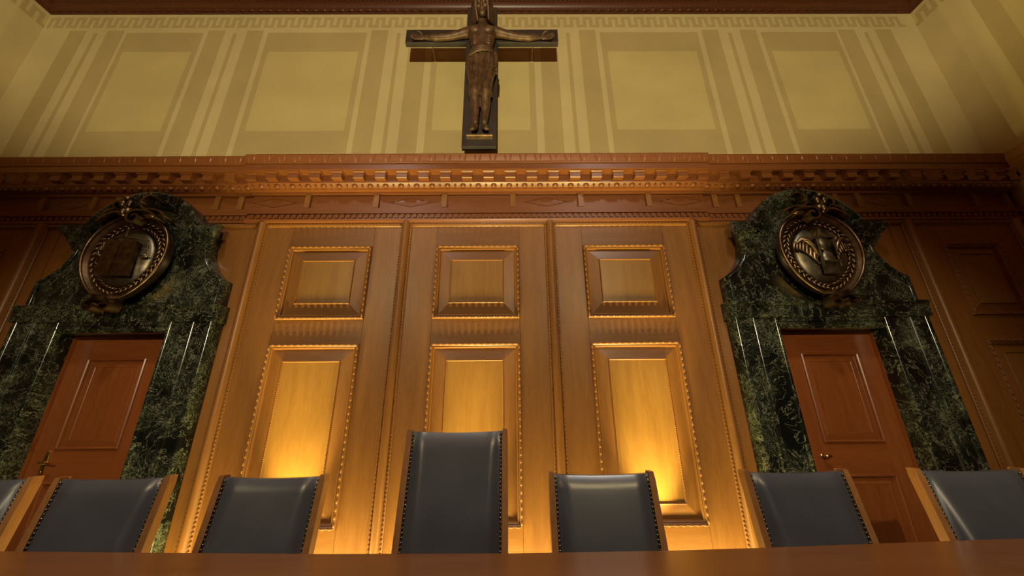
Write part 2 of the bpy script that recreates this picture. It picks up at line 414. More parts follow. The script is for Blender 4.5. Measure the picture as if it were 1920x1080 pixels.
# frieze posts, inlaid lozenges
posts = [0.385, 1.15, 1.917, 2.685, 2.95, 4.07, 4.33, 4.905, 5.67, 6.04]
b = MB(); b.box(-.029, .029, 3.563, 3.605, 3.737, 3.909); postm = mesh_only(b, 'frieze_post', oak_z)
for s in (-1, 1):
    for p_ in posts: inst('frieze_post', postm, trim1, (s*p_, BK if p_ > XB else 0, 0))
def lozenge(cx, hx, yo):
    b = MB(); q = [(cx-hx, 3.824), (cx, 3.764), (cx+hx, 3.824), (cx, 3.884)]
    rings = []
    for sc_, d in ((1.0, 0.0), (0.985, 0.006), (0.93, 0.006), (0.90, 0.001), (0.0, 0.004)):
        rings.append([(cx+(x-cx)*sc_, 3.600+yo-d, 3.824+(z-3.824)*sc_) for x, z in q])
    b.loft(rings, caps=False); b.build('lozenge', corn_x, trim1)
for s in (-1, 1):
    lozenge(s*0.768, .25, 0); lozenge(s*2.30, .25, 0); lozenge(s*4.617, .19, BK)
# row of little squares under the frieze
b = MB(); x = -XB+.05
while x < XB-.03:
    b.box(x, x+.036, 3.558, 3.577, 3.604, 3.648); x += .066
for s in (-1, 1):
    x = XB+.03
    while x < XW-.1:
        b.box(s*x if s > 0 else -x-.036, s*x+.036 if s > 0 else -x, 3.558+BK, 3.577+BK, 3.604, 3.648); x += .066
b.build('dentil_row', corn_x, trim1, kind='stuff')

# ------------------------------------------------------------------ oak panelling
def beads_along(b, p0, p1, pitch, r, mi=0):
    p0 = Vector(p0); p1 = Vector(p1); L = (p1-p0).length; n = max(1, int(L/pitch)); d = (p1-p0)/n
    ax = d.normalized(); vert = abs(ax.z) > .5
    for i in range(n):
        c = p0+d*(i+.5); rr = (r, r, pitch*.40) if vert else (pitch*.40, r, r)
        b.ell(c, rr, 6, 4, None, mi)
def panel(parent, x0, x1, z0, z1, inset=0.162):
    b = MB()
    b.frame(x0, x1, z0, z1, [(0, 0), (0.004, .018), (.012, .026), (.022, .022), (.030, .012), (.036, .016), (.046, .010), (.05, -.012)], YW)
    r = .0115
    for q in (z0+.012, z1-.012): beads_along(b, (x0+.01, YW-.027, q), (x1-.01, YW-.027, q), .058, r, 0)
    for q in (x0+.012, x1-.012): beads_along(b, (q, YW-.027, z0+.01), (q, YW-.027, z1-.01), .058, r, 1)
    b.build('carved_moulding', [oak_x, oak_z], parent, smooth=45)
    # four bevelled boards, mitred
    i = inset
    A = [(x0+.05, z0+.05), (x1-.05, z0+.05), (x1-.05, z1-.05), (x0+.05, z1-.05)]
    B = [(x0+i, z0+i), (x1-i, z0+i), (x1-i, z1-i), (x0+i, z1-i)]
    for k in range(4):
        k2 = (k+1) % 4; q = MB()
        ya, yb, yk = YW+.012, YW-.006, YW+.029
        vs = [(A[k][0], ya, A[k][1]), (A[k2][0], ya, A[k2][1]), (B[k2][0], yb, B[k2][1]), (B[k][0], yb, B[k][1])]
        vs += [(x, yk, z) for x, y, z in vs]
        q.add(vs, [(0, 1, 2, 3), (4, 7, 6, 5), (0, 4, 5, 1), (1, 5, 6, 2), (2, 6, 7, 3), (3, 7, 4, 0)])
        q.build('bevel_board', oak_x if k in (0, 2) else oak_z, parent)
    b = MB()
    b.frame(x0+i, x1-i, z0+i, z1-i, [(0, .006), (.002, .014), (.008, .018), (.014, .014), (.016, .004)], YW)
    for q in (z0+i+.008, z1-i-.008): beads_along(b, (x0+i, YW-.016, q), (x1-i, YW-.016, q), .018, .0045, 0)
    for q in (x0+i+.008, x1-i-.008): beads_along(b, (q, YW-.016, z0+i), (q, YW-.016, z1-i), .018, .0045, 1)
    b.build('bead_moulding', [oak_x, oak_z], parent, smooth=45)
    i += .014
    b = MB(); b.box(x0+i, x1-i, YW-.006, YW+.029, z0+i, z1-i); b.build('field', oak_field, parent)
def board(parent, name, x0, x1, z0, z1, m, y=YW):
    b = MB(); g = .0012
    b.box(x0+g, x1-g, y, YW+.03, z0+g, z1-g); b.build(name, m, parent)
def batten(parent, x, z0, z1, hw=.062):
    b = MB()
    prof = [(-hw, .03), (-hw, .008), (-hw+.006, .014), (-hw+.022, .014), (-.036, .02), (-.032, .040), (-.02, .056), (0, .062), (.02, .056), (.032, .040), (.036, .02), (hw-.022, .014), (hw-.006, .014), (hw, .008), (hw, .03)]
    prof = [(x+a, YW-d if i not in (0, len(prof)-1) else YW+.03) for i, (a, d) in enumerate(prof)]
    b.prof_z(prof, z0, z1)
    for s in (-1, 1): beads_along(b, (x+s*(hw-.011), YW-.017, z0), (x+s*(hw-.011), YW-.017, z1), .034, .0095)
    b.build('batten', oak_z, parent, smooth=40)
def top_moulding(parent, x0, x1):
    b = MB(); b.prof_x([(YW+.03, 3.545), (YW-.022, 3.545), (YW-.026, 3.535), (YW-.018, 3.515), (YW-.004, 3.505), (YW+.03, 3.505)], x0, x1)
    beads_along(b, (x0, YW-.022, 3.524), (x1, YW-.022, 3.524), .036, .011); b.build('top_moulding', oak_x, parent, smooth=40)
def bay(c, hwid, ph, lo=True):
    e = empty('panel_bay', (c, YW, 0), wall_back)
    x0, x1 = c-hwid, c+hwid
    board(e, 'stile', x0, c-ph, 0.15, 3.507, oak_z); board(e, 'stile', c+ph, x1, 0.15, 3.507, oak_z)
    board(e, 'rail', c-ph, c+ph, 3.271, 3.507, oak_x); board(e, 'rail', c-ph, c+ph, 2.212, 2.46, oak_x); board(e, 'rail', c-ph, c+ph, 0.15, 0.638, oak_x)
    i = .162 if ph > .4 else .12
    panel(e, c-ph, c+ph, 2.46, 3.271, i); panel(e, c-ph, c+ph, 0.638, 2.212, i)
    top_moulding(e, x0, x1)
    return e
for c in (-1.574, 0.0, 1.574): bay(c, 0.725, 0.443)
for s in (-1, 1): bay(s*5.362, 0.545, 0.31)
for x in (-2.36, -0.787, 0.787, 2.36): batten(wall_back, x, 0.1, 3.552)
for s in (-1, 1):
    batten(wall_back, s*4.755, 0.1, 3.552); batten(wall_back, s*5.97, 0.1, 3.552)
    board(wall_back, 'stile', *sx(s, 2.423, 2.60), 0.1, 3.507, oak_z, YW+.004)
    board(wall_back, 'stile', *sx(s, 2.60, 2.93), 2.3, 3.507, oak_z, YW+.010)
    board(wall_back, 'stile', *sx(s, 2.93, 4.12), 2.75, 3.507, oak_z, YW+.010)
    board(wall_back, 'stile', *sx(s, 4.12, 4.56), 2.3, 3.507, oak_z, YW+.010)
    board(wall_back, 'stile', *sx(s, 4.56, 4.692), 0.1, 3.507, oak_z, YW+.004)
    top_moulding(wall_back, *sx(s, 2.423, 4.692))
b = MB()
for s in (-1, 1): b.box(*sx(s, 4.47, 6.1), YW-.04, YW+.03, 0, 0.15)
b.box(-2.5, 2.5, YW-.04, YW+.03, 0, 0.15); struct(b.build('baseboard_back', oak_x))

# ------------------------------------------------------------------ doors and marble surrounds
YF = 3.50
def make_door(n, cx, hinge):
    d = struct(empty('door_%d' % n, (cx, 3.68, 0)))
    y = 3.68; x0, x1 = cx-.475, cx+.475
    def bb(name, a0, a1, z0, z1, m, yy=y):
        b = MB(); b.box(a0, a1, yy, y+.045, z0, z1); return b.build(name, m, d)
    bb('stile', x0, cx-.29, 0.01, 2.30, red_z); bb('stile', cx+.29, x1, 0.01, 2.30, red_z)
    bb('rail', cx-.29, cx+.29, 2.105, 2.30, red_x); bb('rail', cx-.29, cx+.29, 1.012, 1.27, red_x); bb('rail', cx-.29, cx+.29, 0.01, 0.25, red_x)
    for z0, z1 in ((1.27, 2.105), (0.25, 1.012)):
        b = MB(); b.frame(cx-.29, cx+.29, z0, z1, [(0, 0), (.004, .012), (.014, .018), (.024, .012), (.03, -.012), (.034, -.014)], y)
        b.frame(cx-.29, cx+.29, z0, z1, [(.034, -.012), (.085, -.004), (.09, -.008), (.098, -.008)], y)
        b.build('panel_moulding', [red_x, red_z], d, smooth=40)
        bb('panel', cx-.20, cx+.20, z0+.09, z1-.09, red_z, y+.006)
    # jamb lining
    for s in (-1, 1):
        b = MB(); b.box(min(cx+s*.478, cx+s*.518), max(cx+s*.478, cx+s*.518), 3.645, 3.74, 0, 2.318); b.build('jamb_lining', red_z, d)
    b = MB(); b.box(cx-.518, cx+.518, 3.645, 3.74, 2.302, 2.322); b.build('jamb_lining', red_x, d)
    return d
door_l = make_door(1, -3.53, 1); door_r = make_door(2, 3.53, 1)
def escutcheon(d, x, z):
    b = MB(); rings = []
    out = []
    for i in range(20):
        a = 2*pi*i/20; out.append((x+.026*cos(a), z+.115*sin(a)*(1 if abs(sin(a)) < .9 else 1.06)))
    for y, k in ((3.679, 1.0), (3.670, 1.0), (3.666, .8)): rings.append([(x+(px-x)*k, y, z+(pz-z)*k) for px, pz in out])
    b.loft(rings); b.tube([(x, 3.668, z+.02), (x, 3.625, z+.02), (x+.02, 3.615, z+.02), (x+.12, 3.615, z+.012)], [.010, .010, .011, .008], 8)
    b.ell((x, 3.664, z-.06), (.008, .004, .014), 8, 5)
    return b.build('door_handle', brass, d, smooth=50)
escutcheon(door_l, -3.86, 1.15)
b = MB(); b.tube([(3.20, 3.68, 1.165), (3.20, 3.63, 1.165)], .010, 8); b.ell((3.215, 3.625, 1.165), (.034, .012, .016), 10, 6); b.ell((3.20, 3.676, 1.165), (.022, .006, .022), 10, 5)
b.build('door_handle', brass, door_r, smooth=50)

def surround(cx, label):
    e = empty('door_surround', (cx, YF, 0))
    tag(e, label, 'door surround', 'green marble door surrounds')
    for s in (-1, 1):   # moulded jambs
        P = [(.52, 3.66), (.52, YF), (.524, YF-.012), (.532, YF-.020), (.544, YF-.023), (.556, YF-.020), (.564, YF-.012), (.568, YF-.004), (.74, YF-.004), (.745, YF-.014), (.756, YF-.024), (.768, YF-.024), (.778, YF-.016), (.784, YF-.020), (.80, YF-.030), (.812, YF-.030), (.822, YF-.020), (.905, YF-.018), (.912, YF-.030), (.925, YF-.038), (.945, YF-.038), (.958, YF-.030), (.965, YF-.018), (.967, YW+.0)]
        b = MB(); b.prof_z([(cx+s*a, y) for a, y in P], 0.0, 2.42); b.build('jamb', marble, e, smooth=42)
    # lintel face with fillets
    b = MB(); b.prof_x([(3.66, 2.318), (YF, 2.318), (YF-.012, 2.332), (YF-.012, 2.375), (YF-.022, 2.385), (YF-.022, 2.42), (3.66, 2.42)], cx-.52, cx+.52)
    b.tube([(cx-.52, YF-.016, 2.345), (cx+.52, YF-.016, 2.345)], .012, 10)
    b.build('lintel', marble, e, smooth=35)
    b = MB(); b.prof_x([(YW, 2.42), (YF-.036, 2.42), (YF-.044, 2.435), (YF-.044, 2.54), (YF-.056, 2.552), (YF-.060, 2.572), (YF-.05, 2.585), (YW, 2.59)], cx-.99, cx+.99)
    b.tube([(cx-.985, YF-.056, 2.566), (cx+.985, YF-.056, 2.566)], .013, 10)
    b.build('impost_band', marble, e, smooth=35)
    # scrolled body above the lintel
    R = [(.955, 2.59), (.955, 2.855), (.925, 2.872), (.86, 2.915), (.80, 2.975), (.75, 3.05), (.715, 3.13), (.70, 3.22)]
    half = R+[(.70, 3.45), (.57, 3.48)]
    arc = [(.57*cos(a), 3.19+.62*sin(a)) for a in [radians(28+124*i/16) for i in range(17)]]
    arc = [(.60*cos(radians(25+130*i/16)), 3.19+.60*sin(radians(25+130*i/16))) for i in range(17)]
    out = half[:-1]+arc+[(-x, z) for x, z in reversed(half[:-1])]
    b = MB(); b.prof_y([(cx+x, z) for x, z in out], YF, YW); b.build('scrolled_body', marble, e, smooth=15)
    for s in (-1, 1):   # raised rib along the scrolled edge
        b = MB(); b.tube([(cx+s*(x-.045), YF-.004, z) for x, z in [(.955, 2.595), (.955, 2.83)]+R[2:]], .014, 8); b.build('edge_rib', marble, e, smooth=50)
    # short cornice blocks at both springings
    for s in (-1, 1):
        pr = [(YF+.01, 3.19), (YF-.02, 3.20), (YF-.035, 3.25), (YF-.055, 3.28), (YF-.06, 3.31), (YF-.095, 3.35), (YF-.11, 3.40), (YF-.11, 3.425), (YF-.085, 3.455), (YF+.01, 3.47)]
        ext = [.70, .715, .735, .755, .76, .80, .825, .83, .80, .78]
        b = MB()
        rings = [[(cx+s*.50, y, z) for y, z in pr], [(cx+s*q, y, z) for (y, z), q in zip(pr, ext)]]
        b.loft(rings); 
        b.build('cornice_block', marble, e, smooth=20)
    # segmental arch
    b = MB(); rings = []
    sect = [(.49, YF+.0), (.50, YF-.035), (.525, YF-.045), (.545, YF-.075), (.59, YF-.09), (.632, YF-.105), (.65, YF-.10), (.655, YF-.08), (.65, YW)]
    for i in range(29):
        a = radians(24+132*i/28); rings.append([(cx+r*cos(a), y, 3.19+r*sin(a)) for r, y in sect])
    b.loft(rings); b.build('arched_pediment', marble, e, smooth=25)
    return e
surround(-3.49, 'green marble door surround at left, its bronze shield showing tablets and scales')
surround(3.49, 'green marble door surround at right, its bronze shield showing a winged hourglass')

# ------------------------------------------------------------------ bronze shields
def spiral(cx, cz, r0, r1, a0, a1, n=26):
    return [(cx+(r0+(r1-r0)*i/n)*cos(a0+(a1-a0)*i/n), cz+(r0+(r1-r0)*i/n)*sin(a0+(a1-a0)*i/n)) for i in range(n+1)]
def shield(cx, label, kind):
    e = empty('bronze_shield', (cx, 3.45, 2.46)); tag(e, label, 'emblem', 'bronze shields over the doors')
    cz = 3.06
    def outl(a, k=1.0):
        s = sin(a); wd = .405*(1+.10*s-.10*s*s*(1 if s < 0 else 0))
        return (cx+k*wd*cos(a), cz+k*.455*s)
    n = 48
    b = MB(); rings = []
    for k, y in ((.0, 3.42), (.62, 3.42), (.68, 3.395), (.84, 3.39), (.93, 3.385), (1.0, 3.345), (1.02, 3.35), (1.0, 3.38), (.93, 3.46), (.85, 3.499)):
        rings.append([(outl(2*pi*j/n, k)[0], y, outl(2*pi*j/n, k)[1]) for j in range(n)])
    b.loft(rings); b.build('dish', bronze, e, smooth=40)
    b = MB(); pts = [(*outl(radians(a), 1.0),) for a in range(-72, 253, 6)]
    b.tube([(x, 3.345, z) for x, z in pts], .015, 8); b.build('rim', bronze, e, smooth=60)
    b = MB(); b.ell((cx, 3.40, cz-.01), (.262, .062, .31), 28, 16); b.build('boss', bronze_pale, e, smooth=60)
    # laurel wreath
    b = MB(); b.ell((0, 0, 0), (.034, .010, .015), 6, 4); lm = mesh_only(b, 'leaf', bronze, 60)
    for j in range(40):
        for q, kk in ((0, .74), (1, .83)):
            a = 2*pi*(j+.5*q)/40
            x, z = outl(a, kk); t = a+pi/2 + (.5 if q else -.5)*(1 if cos(a) > 0 else -1)
            inst('leaf', lm, e, (x, 3.382-.006*q, z), rot=(0, -t, 0))
    # scrolls on top and at the foot
    b = MB()
    m = -1 if kind == 'tablets' else 1
    X = lambda p: [(cx+m*(x-cx), z) for x, z in p]
    b.ribbon(X([(cx-.30, cz+.37), (cx-.24, cz+.43), (cx-.15, cz+.462), (cx-.08, cz+.462)]+spiral(cx-.065, cz+.385, .078, .02, radians(80), radians(-330))), 3.24, 3.34, .018)
    b.ribbon(X([(cx-.36, cz+.40), (cx-.30, cz+.455), (cx-.23, cz+.48), (cx-.17, cz+.485)]+spiral(cx-.15, cz+.575, .090, .070, radians(-85), radians(115), 16)), 3.26, 3.35, .020)
    b.ribbon(X([(cx+.33, cz+.36), (cx+.27, cz+.42), (cx+.20, cz+.46), (cx+.13, cz+.46), (cx+.09, cz+.42)]), 3.27, 3.36, .024)
    b.ribbon(X([(cx+.30, cz+.42), (cx+.25, cz+.48), (cx+.19, cz+.50)]+spiral(cx+.17, cz+.55, .05, .03, radians(-80), radians(150), 12)), 3.27, 3.36, .020)
    b.build('top_scroll', bronze, e, smooth=50)
    b = MB()   # tassel-like knop of leaves between the scrolls
    b.ell((cx+m*.06, 3.29, cz+.50), (.055, .045, .075), 10, 8); b.ell((cx+m*.03, 3.26, cz+.54), (.03, .03, .05), 8, 6); b.ell((cx+m*.10, 3.26, cz+.54), (.03, .03, .05), 8, 6)
    b.ell((cx+m*.065, 3.25, cz+.60), (.035, .03, .03), 10, 6); b.ell((cx+m*.07, 3.27, cz+.45), (.03, .04, .05), 8, 6)
    b.ell((cx+m*.16, 3.32, cz+.47), (.06, .03, .03), 8, 6); b.ell((cx-m*.12, 3.32, cz+.44), (.09, .03, .03), 8, 6)
    b.build('knop', bronze, e, smooth=60)
    b = MB()
    b.ribbon([(cx-.055, cz-.42), (cx-.07, cz-.46)]+spiral(cx-.065, cz-.53, .060, .03, radians(80), radians(400), 24), 3.27, 3.39, .018)
    b.ribbon([(cx+.055, cz-.42), (cx+.07, cz-.46)]+spiral(cx+.065, cz-.53, .060, .03, radians(100), radians(-220), 24), 3.27, 3.39, .018)
    b.box(cx-.06, cx+.06, 3.36, 3.45, cz-.52, cz-.40); b.build('foot_scroll', bronze, e, smooth=50)
    def grow(b, k):
        b.v = [(cx+(x-cx)*k, 3.40+(y-3.40)*1.15, cz+(z-cz)*k) for x, y, z in b.v]
    if kind == 'hourglass':
        b = MB(); prof = [(0, -.10), (.055, -.10), (.058, -.07), (.045, -.03), (.012, 0), (.045, .03), (.058, .07), (.055, .10), (0, .10)]
        rings = [[(cx+r*cos(2*pi*j/14), 3.325+.6*r*sin(2*pi*j/14), cz+.0+h) for j in range(14)] for r, h in prof]
        b.loft(rings, caps=False)
        b.box(cx-.075, cx+.075, 3.28, 3.34, cz+.10, cz+.115); b.box(cx-.075, cx+.075, 3.28, 3.34, cz-.115, cz-.10)
        for s in (-1, 1):
            b.tube([(cx+s*.068, 3.295, cz-.15), (cx+s*.068, 3.295, cz+.13)], .007, 6); b.ell((cx+s*.068, 3.295, cz+.14), (.010, .010, .014), 6, 5)
        b.tube([(cx, 3.33, cz+.11), (cx-.004, 3.33, cz+.15), (cx+.006, 3.33, cz+.19), (cx, 3.33, cz+.225)], [.012, .015, .010, .002], 6)
        b.box(cx-.055, cx+.055, 3.31, 3.34, cz-.20, cz-.115)
        grow(b, 1.22); b.build('hourglass', bronze_pale, e, smooth=45)
        for s in (-1, 1):
            b = MB()
            b.tube([(cx+s*.08, 3.318, cz-.03), (cx+s*.10, 3.312, cz+.04), (cx+s*.13, 3.314, cz+.09), (cx+s*.175, 3.325, cz+.10), (cx+s*.215, 3.345, cz+.07)], [.012, .018, .022, .020, .010], 8)
            for q in range(7):
                t = q/6; x0_ = .085+.13*t; z0_ = -.0+.085*sin(min(1, t*1.3)*pi/2)
                b.tube([(cx+s*x0_, 3.325+.02*t, cz+z0_), (cx+s*(x0_+.012), 3.33+.02*t, cz+z0_-.06), (cx+s*(x0_-.01+.01*t), 3.335+.02*t, cz+z0_-.11+.035*t)], [.014, .015, .004], 6, flat=.6)
            grow(b, 1.22); b.build('wing', bronze, e, smooth=60)
    else:
        b = MB()
        for s in (-1, 1):
            x0_, x1_ = (cx-.135, cx-.004) if s < 0 else (cx+.004, cx+.135)
            mid = (x0_+x1_)/2
            out = [(x0_, cz-.20), (x1_, cz-.20), (x1_, cz+.11)]+[(mid+.0655*cos(pi*i/8), cz+.11+.03*sin(pi*i/8)) for i in range(1, 8)]+[(x0_, cz+.11)]
            b.prof_y(out, 3.298, 3.345)
            for r in range(5):
                z = cz+.07-.055*r
                for q in range(2+(r % 2)):
                    b.box(mid-.035+.026*q, mid-.022+.026*q, 3.294, 3.30, z-.016, z+.016)
        grow(b, 1.12); b.build('tablets', bronze, e, smooth=30)
        b = MB(); b.tube([(cx-.20, 3.335, cz+.135), (cx-.1, 3.315, cz+.15), (cx, 3.305, cz+.165), (cx+.1, 3.315, cz+.15), (cx+.20, 3.335, cz+.135)], .008, 6)
        for s in (-1, 1):
            for q in (-.03, .03): b.tube([(cx+s*.195, 3.335, cz+.135), (cx+s*.195+q, 3.335, cz-.0)], .0035, 5)
            b.loft([[(cx+s*.195+r*cos(2*pi*j/14), 3.335+.5*r*sin(2*pi*j/14), cz+h) for j in range(14)] for r, h in ((.045, 0), (.047, -.006), (.036, -.02), (.012, -.028))])
        b.tube([(cx, 3.32, cz+.12), (cx, 3.318, cz+.25)], .007, 6); b.ell((cx, 3.318, cz+.255), (.014, .012, .02), 8, 6)
        grow(b, 1.12); b.build('scales', bronze_pale, e, smooth=50)
    return e
shield(-3.49, 'bronze shield with twin tablets and hanging scales above the left door', 'tablets')
shield(3.49, 'bronze shield with winged hourglass in a laurel wreath above the right door', 'hourglass')

# ------------------------------------------------------------------ crucifix
cr = empty('crucifix', (0.012, 3.36, 4.345)); tag(cr, 'large dark crucifix with carved bronze figure on the painted wall', 'crucifix')
CXX = 0.012
def beam(name, x0, x1, z0, z1, y0, y1):
    b = MB(); q = .006
    rings = [[(x0+q, y0, z0+q), (x1-q, y0, z0+q), (x1-q, y0, z1-q), (x0+q, y0, z1-q)], [(x0, y0+q, z0), (x1, y0+q, z0), (x1, y0+q, z1), (x0, y0+q, z1)], [(x0, y1, z0), (x1, y1, z0), (x1, y1, z1), (x0, y1, z1)]]
    b.loft(rings); return b.build(name, cross_m, cr)
beam('upright_beam', CXX-.193, CXX+.193, 4.335, 6.585, 3.298, 3.36)
beam('cross_beam', -.945, .972, 5.945, 6.175, 3.30, 3.362)
for x in (-.64, .66):
    b = MB(); b.box(x-.005, x+.005, 3.36, 3.649, 6.06, 6.075); b.box(x-.02, x+.02, 3.64, 3.649, 6.04, 6.10); b.build('wall_bracket', pl_light, cr)
b = MB()
rings = [[(CXX-.135, 3.30, z0), (CXX+.150, 3.30, z0), (CXX+.150, y, z0), (CXX-.135, y, z0)] for z0, y in ((4.437, 3.245), (4.442, 3.235), (4.458, 3.235), (4.462, 3.24))]
b.loft(rings); b.build('foot_rest', bronze_fig, cr)

def voxel(o, size, smooth_it=4):
    r = o.modifiers.new('remesh', 'REMESH'); r.mode = 'VOXEL'; r.voxel_size = size; r.use_smooth_shade = True
    s = o.modifiers.new('smooth', 'SMOOTH'); s.factor = 0.5; s.iterations = smooth_it
def limb(b, pts, rad, n=12): 
    b.tube(pts, rad, n)
    for p, r in zip(pts, rad): b.ell(p, (r, r, r), 12, 8)
g = CXX+.012; yf = 3.20
b = MB()
# trunk
secs = [(5.50, .135, .085), (5.58, .128, .082), (5.66, .122, .078), (5.74, .130, .085), (5.84, .150, .098), (5.93, .163, .105), (6.01, .168, .095), (6.06, .140, .075), (6.09, .07, .055)]
rings = []
for z, rx, ry in secs: rings.append([(g+rx*cos(2*pi*j/24), yf+.02+ry*sin(2*pi*j/24)*(1.0 if sin(2*pi*j/24) > 0 else 1.0), z) for j in range(24)])
b.loft(rings)
for s in (-1, 1):
    b.ell((g+s*.075, yf-.062, 5.955), (.075, .035, .055), 12, 8)                   # chest
    for q in range(4): b.tube([(g+s*.035, yf-.070+.004*q, 5.87-.035*q), (g+s*.10, yf-.058+.004*q, 5.845-.035*q), (g+s*.135, yf-.01, 5.85-.03*q)], [.009, .010, .007], 6)
b.ell((g, yf-.052, 5.66), (.075, .03, .09), 12, 8)
limb(b, [(g, yf+.02, 6.05), (g, yf+.005, 6.13), (g, yf-.005, 6.20)], [.062, .053, .055])
# arms reaching along the beam, with hands
for s in (-1, 1):
    limb(b, [(g+s*.13, yf+.03, 6.035), (g+s*.22, yf+.045, 6.03), (g+s*.36, yf+.055, 5.995), (g+s*.46, yf+.058, 5.975), (g+s*.58, yf+.062, 5.975), (g+s*.70, yf+.066, 5.985)], [.066, .060, .047, .042, .044, .030])
    h = Vector((g+s*.76, yf+.066, 5.985))
    b.ell(h, (.052, .020, .042), 12, 8)
    for q, (dz, L) in enumerate(((.032, .085), (.012, .100), (-.009, .095), (-.029, .075))):
        p0 = h+Vector((s*.035, -.002, dz)); p1 = p0+Vector((s*L*.5, -.012, dz*.25-.006)); p2 = p0+Vector((s*L*.9, -.034, dz*.3-.018))
        limb(b, [p0, p1, p2], [.012, .011, .009], 8)
    p0 = h+Vector((-s*.015, -.006, .03)); limb(b, [p0, p0+Vector((s*.03, -.020, .030)), p0+Vector((s*.062, -.030, .036))], [.014, .012, .009], 8)
    # legs
    hip = (g+s*.075, yf+.025, 5.46); kn = (g+s*.060, yf-.035, 4.99); an = (g+s*.052, yf+.015, 4.60)
    limb(b, [hip, (g+s*.072, yf-.005, 5.22), kn, (g+s*.060, yf+.005, 4.86), (g+s*.055, yf+.02, 4.72), an], [.085, .078, .056, .056, .045, .034])
    limb(b, [(an[0], yf+.035, 4.565), (an[0]+s*.012, yf+.012, 4.53), (an[0]+s*.022, yf-.020, 4.485)], [.036, .034, .026])
    for q in range(5): 
        tx = an[0]+s*(.006+.011*q) ; b.ell((tx+s*.002, yf-.040+.004*q, 4.468), (.0085, .012, .016), 6, 5)
# head (leaning a little to one side and forward)
hc = Vector((g+.004, yf-.055, 6.335)); h0 = len(b.v)
def bow(b, i0):
    R = Matrix.Rotation(radians(30), 3, 'X') @ Matrix.Rotation(radians(-5), 3, 'Y'); p = hc+Vector((0, .03, -.09))
    for i in range(i0, len(b.v)): b.v[i] = tuple(R @ (Vector(b.v[i])-p) + p + Vector((0, .015, .02)))
b.ell(hc+Vector((0, .01, .035)), (.082, .098, .108), 20, 14)
b.ell(hc+Vector((0, -.035, -.035)), (.060, .062, .095), 16, 12)
b.tube([hc+Vector((0, -.098, .035)), hc+Vector((0, -.118, -.015)), hc+Vector((0, -.125, -.028)), hc+Vector((0, -.095, -.036))], [.010, .014, .017, .010], 8)  # nose
for s in (-1, 1):
    b.tube([hc+Vector((s*.058, -.070, .035)), hc+Vector((s*.032, -.096, .042)), hc+Vector((s*.008, -.098, .036))], [.010, .013, .010], 6)   # brow
    b.ell(hc+Vector((s*.031, -.080, .012)), (.017, .014, .010), 8, 6)                                             # eye
    b.ell(hc+Vector((s*.042, -.070, -.030)), (.026, .022, .022), 8, 6)                                            # cheek
    b.ell(hc+Vector((s*.083, .0, .005)), (.012, .024, .034), 8, 6)                                                # ear
b.ell(hc+Vector((0, -.092, -.062)), (.026, .014, .007), 8, 6); b.ell(hc+Vector((0, -.090, -.076)), (.022, .014, .007), 8, 6)   # lips
b.ell(hc+Vector((0, -.072, -.115)), (.043, .040, .052), 12, 8)                                                     # beard
bow(b, h0)
body = b.build('figure', bronze_fig, cr); voxel(body, .0075, 3); body['label'] = 'carved figure with outstretched arms'
# hair
b = MB()
b.ell(hc+Vector((0, .030, .060)), (.096, .098, .105), 20, 14)
for s in (-1, 1):
    for q in range(5):
        x = s*(.070+.012*q); y = -.035+.03*q
        b.tube([hc+Vector((x*.55, y-.02, .135)), hc+Vector((x*1.0, y, .06)), hc+Vector((x*1.08, y+.008, -.04)), hc+Vector((x*1.0, y+.012, -.13-.008*q)), hc+Vector((x*.95, y+.0, -.18))], [.018, .022, .022, .020, .010], 8)
for q in range(14):
    a = pi*q/13+pi; b.tube([hc+Vector((.095*cos(2*pi*q/14), .015+.105*sin(2*pi*q/14), .105)), hc+Vector((.092*cos(2*pi*(q+1)/14), .012+.103*sin(2*pi*(q+1)/14), .112))], .016, 8)
bow(b, 0)
hair = b.build('hair', bronze_fig, body); voxel(hair, .008, 2)
# draped loincloth with folds
b = MB(); rings = []; nz = 30; na = 72
for i in range(nz+1):
    t = i/nz; ring = []
    for j in range(na):
        a = 2*pi*j/na
        rx = .142+.042*sin(pi*min(1, t*1.5)**.8)*.9-.018*t; ry = .100+.012*sin(pi*t)
        hem = 4.965+.02*sin(3*a)-(.085 if sin(a) < 0 else 0)*math.exp(-(cos(a)/.22)**2)
        top = 5.615+.03*cos(a)+.012*sin(2*a)
        z = top+(hem-top)*t
        fold = .010*sin(11*a+1.5*sin(3*t+a))*min(1, .25+t)+.006*sin(19*a+4*t)
        gap = -.03*t*math.exp(-((cos(a)-.32)/.16)**2)*(1 if sin(a) < 0 else 0)-.03*t*math.exp(-((cos(a)+.32)/.16)**2)*(1 if sin(a) < 0 else 0)
        ring.append((g+(rx+fold+gap*.3)*cos(a), yf+.005+(ry+fold+gap)*sin(a), z))
    rings.append(ring)
b.loft(rings)
# rolled waist and side knot
for q in range(3):
    b.tube([(g+(.150+.004*q)*cos(2*pi*j/40), yf+.005+(.112+.003*q)*sin(2*pi*j/40), 5.60-.028*q+.03*cos(2*pi*j/40)+.010*sin(4*pi*j/40+q)) for j in range(41)], .016, 8)
b.ell((g+.165, yf-.03, 5.56), (.03, .035, .04), 10, 8)
for q in range(3): b.tube([(g+.165, yf-.045+.02*q, 5.55), (g+.178, yf-.05+.025*q, 5.46), (g+.172+.005*q, yf-.045+.025*q, 5.36-.03*q)], [.018, .024, .014], 8, flat=.6)
lc = b.build('loincloth', bronze_fig, body, smooth=60)

